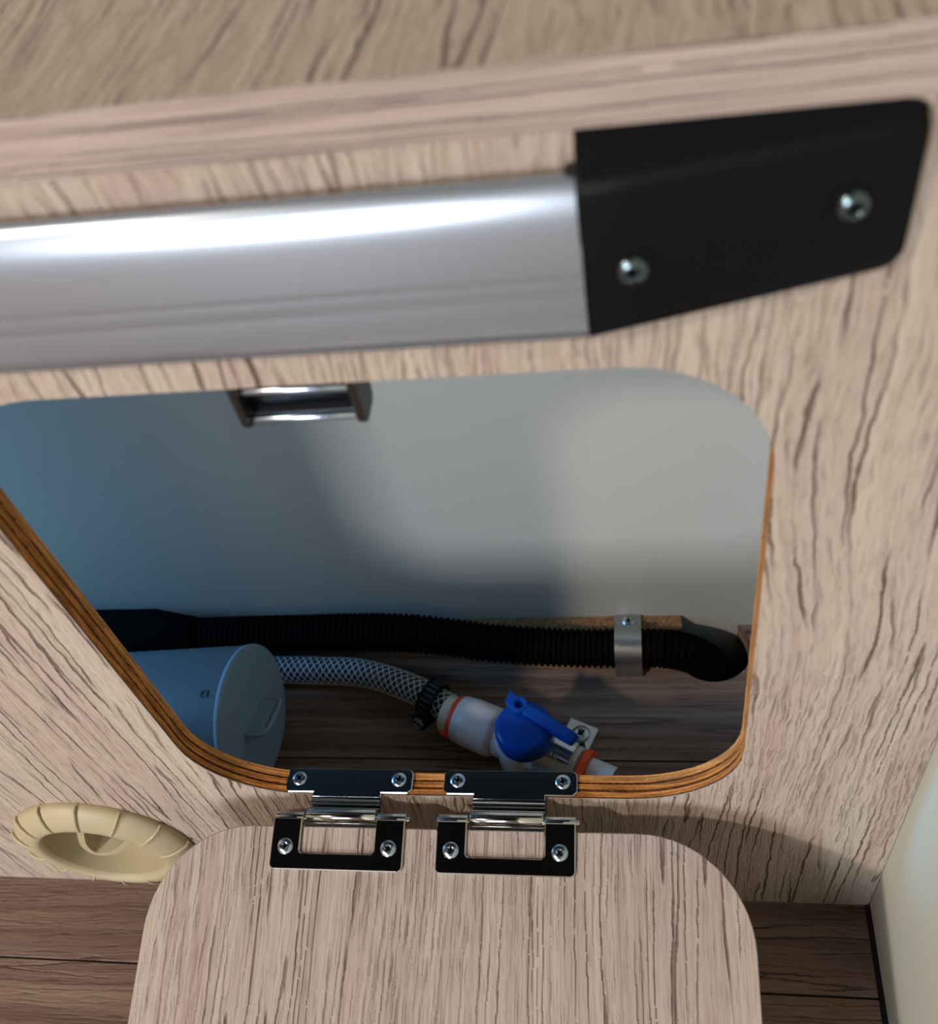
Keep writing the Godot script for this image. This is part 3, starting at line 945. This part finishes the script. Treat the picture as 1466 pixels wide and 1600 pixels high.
func build_black_tube() -> void:
	# wooden batten along the foot of the rear wall
	var b := st_new()
	box(b, Vector3(-0.73, 0.0, BACK), Vector3(0.0150, 0.0108, BACK + 0.0095), 0.0004)
	tag(commit("batten", b, M.batten), "brown wooden batten on the floor along the pale rear wall", "batten")
	# corrugated tube: many fine ribs on a long path
	var path := spline([Vector3(-0.56, 0.0240, -0.134), Vector3(-0.40, 0.0240, -0.134), Vector3(-0.28, 0.0240, -0.134), Vector3(-0.21, 0.0260, -0.1335), Vector3(-0.14, 0.0265, -0.1330), Vector3(-0.085, 0.0165, -0.1315), Vector3(-0.045, 0.0118, -0.1312), Vector3(-0.014, 0.0110, -0.1312), Vector3(0.006, 0.0100, -0.1312), Vector3(0.020, 0.0035, -0.1312), Vector3(0.031, -0.012, -0.1315), Vector3(0.036, -0.045, -0.132)], 40)
	var rad := []
	var fine := PackedVector3Array()
	var run := 0.0
	for i in path.size() - 1:
		var m := 3
		for k in m:
			var p := path[i].lerp(path[i + 1], float(k) / m)
			if fine.size():
				run += p.distance_to(fine[-1])
			fine.append(p)
			rad.append(0.0108 if fmod(run, 0.0032) < 0.0018 else 0.0097)
	var st := st_new()
	tube(st, fine, rad, 28, true)
	var ct := thing("corrugated_tube", "black corrugated tube running along the rear wall into the floor hole", "tube", Vector3.ZERO)
	commit("ribbed_tube", st, M.rubber, ct)
	# thicker matt black length around the tube at the left
	var fs := st_new()
	var fp := PackedVector3Array()
	var fr := []
	for i in 13:
		var u := float(i) / 12
		fp.append(Vector3(lerpf(-0.56, -0.262, u), 0.0260, -0.1330))
		fr.append(0.0160 * (1.0 if u < 0.9 else sqrt(maxf(0.05, 1.0 - pow((u - 0.9) / 0.1, 2.0))) * 0.4 + 0.6))
	tube(fs, fp, fr, 24)
	commit("dark_bulge", fs, M.dull_black, ct).set_meta("label", "thicker matt black length at the left end of the tube")
	# saddle clamp over the tube
	var t := thing("saddle_clamp", "bright metal saddle strap over the black corrugated tube", "clamp", Vector3(-0.0143, 0.0, -0.132))
	var s := st_new()
	var prof := [Vector2(-0.0200, 0.0122), Vector2(-0.0132, 0.0122), Vector2(-0.0124, 0.0126)]
	for i in 15:
		var a := PI * 0.90 - PI * 0.98 * i / 14.0
		prof.append(Vector2(cos(a) * 0.0122, 0.0108 + sin(a) * 0.0122))
	prof.append_array([Vector2(0.0124, 0.0040), Vector2(0.0126, 0.0008)])
	strip_profile(s, prof, 0.0009, -0.0072, 0.0072)
	commit("strap", s, M.steel, t)
	var rb := st_new()
	strip_profile(rb, prof.slice(7, 12).map(func(p): return p + (p - Vector2(0, 0.0108)).normalized() * 0.0005), 0.0006, -0.0050, 0.0036)
	commit("pressed_rib", rb, M.steel, t)
	screw(t, along(Vector3(0.0004, 0.0122, -0.0160), Vector3(0, 1, 0.1)), 0.0036, 0.0015, M.steel, 0.2)

func build_hose() -> void:
	var t := thing("braided_hose", "clear braided hose curving from behind the grey canister to the valve", "hose", Vector3.ZERO)
	var path := spline([Vector3(-0.330, 0.0092, -0.121), Vector3(-0.260, 0.0092, -0.1205), Vector3(-0.216, 0.0098, -0.1195), Vector3(-0.187, 0.0120, -0.1175), Vector3(-0.160, 0.0145, -0.1140), Vector3(-0.133, 0.0165, -0.1040), Vector3(-0.1120, 0.0172, -0.0925), Vector3(-0.1050, 0.0172, -0.0885)], 14)
	var st := st_new()
	tube(st, path, [0.0073], 24)
	commit("inner_tube", st, M.hose_dark, t)
	var fr := frames(path)
	var braid := st_new()
	var run := [0.0]
	for i in range(1, path.size()):
		run.append(run[-1] + path[i].distance_to(path[i - 1]))
	for dir in [-1.0, 1.0]:
		for k in 9:
			var pp := PackedVector3Array()
			for i in path.size() * 3 - 2:
				var j := i / 3
				var u := (i % 3) / 3.0
				var j1 := mini(j + 1, path.size() - 1)
				var p := path[j].lerp(path[j1], u)
				var len: float = lerpf(run[j], run[j1], u)
				var a: float = TAU * k / 9.0 + dir * len / 0.036 * TAU
				var f: Basis = fr[j]
				pp.append(p + f * Vector3(cos(a), sin(a), 0) * 0.00755)
			tube(braid, pp, [0.00023], 5, false)
	var bo := commit("braid_threads", braid, M.thread, t)
	bo.set_meta("kind", "stuff")
	var sk := st_new()
	tube(sk, path, [0.0085], 28, false)
	commit("clear_skin", sk, M.clear, t)
	# black worm-drive clamp round the end of the hose
	var p := Vector3(-0.1185, 0.0190, -0.0955)
	var d := Vector3(0.020, -0.002, 0.0105).normalized()
	var h := thing("hose_clamp", "black slotted worm drive clamp tightened on the braided hose end", "hose clamp", Vector3(p.x, 0.0, p.z))
	var xf := along(Vector3(0, p.y, 0), d)
	var band := st_new()
	lathe(band, [Vector2(0.0086, -0.0045), Vector2(0.0100, -0.0046), Vector2(0.0104, -0.0043), Vector2(0.0100, -0.0036), Vector2(0.0098, 0.0036), Vector2(0.0104, 0.0043), Vector2(0.0100, 0.0046), Vector2(0.0086, 0.0045)], xf, 40)
	commit("band", band, M.black_plastic, h)
	for i in 20:
		var a := TAU * i / 20.0
		var rf := xf * Transform3D(Basis(Vector3(0, 0, 1), a), Vector3.ZERO)
		var sl := st_new()
		box(sl, Vector3(0.0095, -0.0005, -0.0028), Vector3(0.0103, 0.0005, 0.0028), 0.0002, rf)
		commit("thread_tooth", sl, M.tooth, h)
	var hs := st_new()
	var wa := deg_to_rad(200.0)
	var hc := xf * Vector3(cos(wa) * 0.0130, sin(wa) * 0.0130, 0.0)
	var tan := (xf.basis * Vector3(-sin(wa), cos(wa), 0)).normalized()
	var face := Vector3(-0.35, 0.55, 0.75).normalized()
	tube(hs, PackedVector3Array([hc - face * 0.008, hc - face * 0.0076, hc + face * 0.0016, hc + face * 0.002]), [0.0040, 0.0050, 0.0050, 0.0046], 20)
	commit("screw_housing", hs, M.black_plastic, h)
	var hx := st_new()
	tube(hx, PackedVector3Array([hc + face * 0.001, hc + face * 0.0036, hc + face * 0.0040]), [0.0036, 0.0036, 0.0031], 6, true, Vector2.ONE, -1)
	var hex := commit("hex_screw", hx, M.zinc, h)
	var sg := st_new()
	box(sg, Vector3(-0.0032, -0.0004, 0.0030), Vector3(0.0032, 0.0004, 0.0042), 0.0, along(hc, face, tan))
	commit("drive_slot", sg, M.slot, hex)
	var ft := st_new()
	tube(ft, PackedVector3Array([Vector3(hc.x, 0.0, hc.z), Vector3(hc.x, hc.y, hc.z)]), [0.003], 10)

func build_valve() -> void:
	var d := Vector3(0.0702, 0.0, 0.0303).normalized()      # along the pipe
	var c := Vector3(-0.0702, 0.0172, -0.0709)               # middle of the body, under the knob
	var t := thing("ball_valve", "white plastic ball valve with orange rings and a blue turning handle", "valve", Vector3(c.x, 0.0, c.z))
	var xf := along(Vector3(0, c.y, 0), d)
	var col := st_new()
	lathe(col, [Vector2(0.0076, -0.0440), Vector2(0.0098, -0.0440), Vector2(0.0102, -0.0436), Vector2(0.0102, -0.0385)], xf, 40)
	commit("left_collar", col, M.ivory, t)
	var o1 := st_new()
	lathe(o1, [Vector2(0.0100, -0.0385), Vector2(0.0114, -0.0385), Vector2(0.0117, -0.0380), Vector2(0.0117, -0.0358), Vector2(0.0100, -0.0357)], xf, 40)
	var hook := Transform3D(xf.basis * Basis(Vector3(0, 0, 1), PI * 1.05), xf.origin)
	prism(o1, PackedVector2Array([Vector2(0.0098, -0.0022), Vector2(0.0119, -0.0022), Vector2(0.0119, 0.0022), Vector2(0.0098, 0.0022)]), -0.0420, -0.0360, 0.0003, hook)
	commit("orange_ring", o1, M.orange, t)
	var body := st_new()
	lathe(body, [Vector2(0.0105, -0.0358), Vector2(0.0122, -0.0356), Vector2(0.0125, -0.0350), Vector2(0.0125, -0.0318), Vector2(0.0128, -0.0314), Vector2(0.0132, -0.0290), Vector2(0.0132, -0.0160), Vector2(0.0126, -0.0135), Vector2(0.0112, -0.0125), Vector2(0.0112, 0.0160), Vector2(0.0106, 0.0166)], xf, 48)
	commit("body", body, M.pvc, t)
	var neck := st_new()
	var up := along(Vector3(0, 0, 0), Vector3.UP)
	lathe(neck, [Vector2(0.0125, 0.0002), Vector2(0.0128, 0.0010), Vector2(0.0128, 0.0240), Vector2(0.0105, 0.0290), Vector2(0.0001, 0.0290)], up, 40)
	commit("stem_housing", neck, M.pvc, t)
	var lug := st_new()
	prism(lug, rounded_rect(-0.0030, 0.0, 0.0030, 0.0060, [0.001, 0.001, 0.002, 0.002], 4), 0.0095, 0.0150, 0.0008, Transform3D(Basis(d.cross(Vector3.UP), Vector3.UP, d) * Basis(Vector3.UP, deg_to_rad(-140.0)), Vector3(0, 0.0185, 0)))
	commit("stop_lug", lug, M.pvc, t)
	var oo := st_new()
	lathe(oo, [Vector2(0.0080, 0.0166), Vector2(0.0100, 0.0166), Vector2(0.0104, 0.0172), Vector2(0.0104, 0.0330), Vector2(0.0090, 0.0335)], xf, 40)
	commit("right_collar", oo, M.ivory, t)
	var o2 := st_new()
	lathe(o2, [Vector2(0.0080, 0.0345), Vector2(0.0100, 0.0345), Vector2(0.0107, 0.0350), Vector2(0.0107, 0.0385), Vector2(0.0095, 0.0390), Vector2(0.0076, 0.0390)], xf, 40)
	commit("orange_ring", o2, M.orange, t)
	var spg := st_new()
	lathe(spg, [Vector2(0.0074, 0.0330), Vector2(0.0074, 0.0520)], xf, 32)
	commit("spigot", spg, M.pvc, t)
	# blue handle: round cap with a skirt, a hub with a hole, and the lever
	var k := Node3D.new()
	k.name = "handle"
	var kb := st_new()
	var kc := Transform3D(up.basis, Vector3(0.0045, 0.0270, 0.0015))
	lathe(kb, [Vector2(0.0120, 0.0010), Vector2(0.0143, 0.0010), Vector2(0.0147, 0.0016), Vector2(0.0149, 0.0085), Vector2(0.0146, 0.0105), Vector2(0.0136, 0.0120), Vector2(0.0118, 0.0128), Vector2(0.0001, 0.0132)], kc, 56, 0.0, TAU, 0.2)
	var cap := commit("blue_handle", kb, M.blue, t)
	var lv := st_new()
	var ld := Vector3(0.0275, 0.0, 0.0180).normalized()
	var hub := Vector3(0.0045 - 0.0022, 0.0402, 0.0015 - 0.0100)
	var hf := Transform3D(up.basis, hub)
	lathe(lv, [Vector2(0.0045, -0.0020), Vector2(0.0044, 0.0026), Vector2(0.0040, 0.0030), Vector2(0.0027, 0.0030), Vector2(0.0023, 0.0026), Vector2(0.0022, -0.0060), Vector2(0.0001, -0.0060)], hf, 28)
	var lf := Transform3D(Basis(ld, Vector3.UP, ld.cross(Vector3.UP)), hub)
	var bar := PackedVector2Array()
	for p in [Vector2(0.0034, -0.0038), Vector2(0.0300, -0.0030), Vector2(0.0330, -0.0026), Vector2(0.0340, -0.0006), Vector2(0.0330, 0.0022), Vector2(0.0300, 0.0028), Vector2(0.0150, 0.0028), Vector2(0.0036, 0.0027)]:
		bar.append(p)
	prism(lv, bar, -0.0030, 0.0030, 0.0007, lf)
	var sweepb := Transform3D(Basis(ld, ld.cross(Vector3.UP) * -1.0, Vector3.UP), hub)
	prism(lv, PackedVector2Array([Vector2(-0.0030, -0.0040), Vector2(0.012, -0.0032), Vector2(0.012, 0.0032), Vector2(-0.0030, 0.0040), Vector2(-0.0100, 0.0052), Vector2(-0.0085, -0.0012)]), -0.0032, -0.0002, 0.0004, sweepb)
	commit("lever", lv, M.blue, cap)
	k.free()

	# metal pipe clip that holds the valve down: strap over the pipe and a flange with one screw
	var pc := Vector3(-0.0500, 0.0, -0.0628)
	var q := thing("pipe_clip", "shiny metal pipe clip with a square screw tab beside the valve", "pipe clip", pc)
	var s := st_new()
	var prof := [Vector2(-0.0136, 0.0010)]
	for i in 19:
		var a := PI * 0.98 - PI * 0.96 * i / 18.0
		prof.append(Vector2(cos(a) * 0.0127, 0.0172 + sin(a) * 0.0127))
	prof.append(Vector2(0.0134, 0.0010))
	var before := s
	# the strap is bent about the pipe: section in (across, up), width along the pipe
	var across := Vector3(-d.z, 0, d.x)
	strip_profile(before, prof, 0.0009, -0.0092, 0.0090)
	var strap := commit("strap", before, M.bright, q)
	strap.transform = Transform3D(Basis(d, Vector3.UP, across), Vector3.ZERO)
	var tb := st_new()
	var tabf := Transform3D(Basis(d, -across, Vector3.UP), Vector3.ZERO)
	prism(tb, rounded_rect(-0.0082, 0.0118, 0.0082, 0.0300, [0.0004, 0.0004, 0.0006, 0.0006], 3), 0.0, 0.0024, 0.0003, tabf)
	commit("screw_tab", tb, M.steel, q)
	var sc := tabf * Vector3(0.0008, 0.0232, 0.0024)
	screw(q, along(sc, Vector3.UP), 0.0049, 0.0022, M.steel, 0.5)
	var tm := TextMesh.new()
	tm.text = "OK"
	tm.font_size = 16
	tm.pixel_size = 0.00026
	tm.depth = 0.0003
	var sf := SystemFont.new()
	sf.font_names = PackedStringArray(["Droid Sans"])
	tm.font = sf
	var lt := put("stamped_letters", tm, M.steel, q)
	var out := (Vector3.UP * 0.92 + across * 0.38).normalized()
	lt.transform = Transform3D(Basis(-across.cross(out).cross(out) * 0.0 + d, out.cross(d), out), Vector3(0, 0.0172, 0) + out * 0.0128)

func build_catch() -> void:
	var t := thing("door_catch", "dark catch with two bright bars under the top edge of the opening", "catch", Vector3(-0.084, HY1, -0.006))
	var st := st_new()
	box(st, Vector3(-0.0175, -0.0014, -0.0055), Vector3(0.0270, 0.0, 0.0045), 0.0003)
	commit("mounting_plate", st, M.catch_brown, t)
	for s in [-1.0, 1.0]:
		var b := st_new()
		var f := Transform3D(Basis(Vector3(0, 0, 1), Vector3(0, 1, 0), Vector3(-1, 0, 0)), Vector3(0.0150 * s, 0, 0))
		prism(b, rounded_rect(-0.0075, -0.0175, 0.0035, -0.0010, [0.003, 0.003, 0.0005, 0.0005], 5), -0.0011, 0.0011, 0.0003, f)
		commit("side_bracket", b, M.catch_brown, t)
	var wb := st_new()
	box(wb, Vector3(-0.0140, -0.0160, -0.0030), Vector3(0.0140, -0.0014, -0.0018), 0.0)
	commit("back_web", wb, M.dark_steel, t)
	for p in [Vector3(0, -0.0055, 0.0012), Vector3(0, -0.0150, 0.0012)]:
		var r := st_new()
		tube(r, PackedVector3Array([p + Vector3(-0.0145, 0, 0), p + Vector3(-0.0141, 0, 0), p + Vector3(0.0141, 0, 0), p + Vector3(0.0145, 0, 0)]), [0.0009, 0.0012, 0.0012, 0.0009], 16)
		commit("bar", r, M.zinc, t)
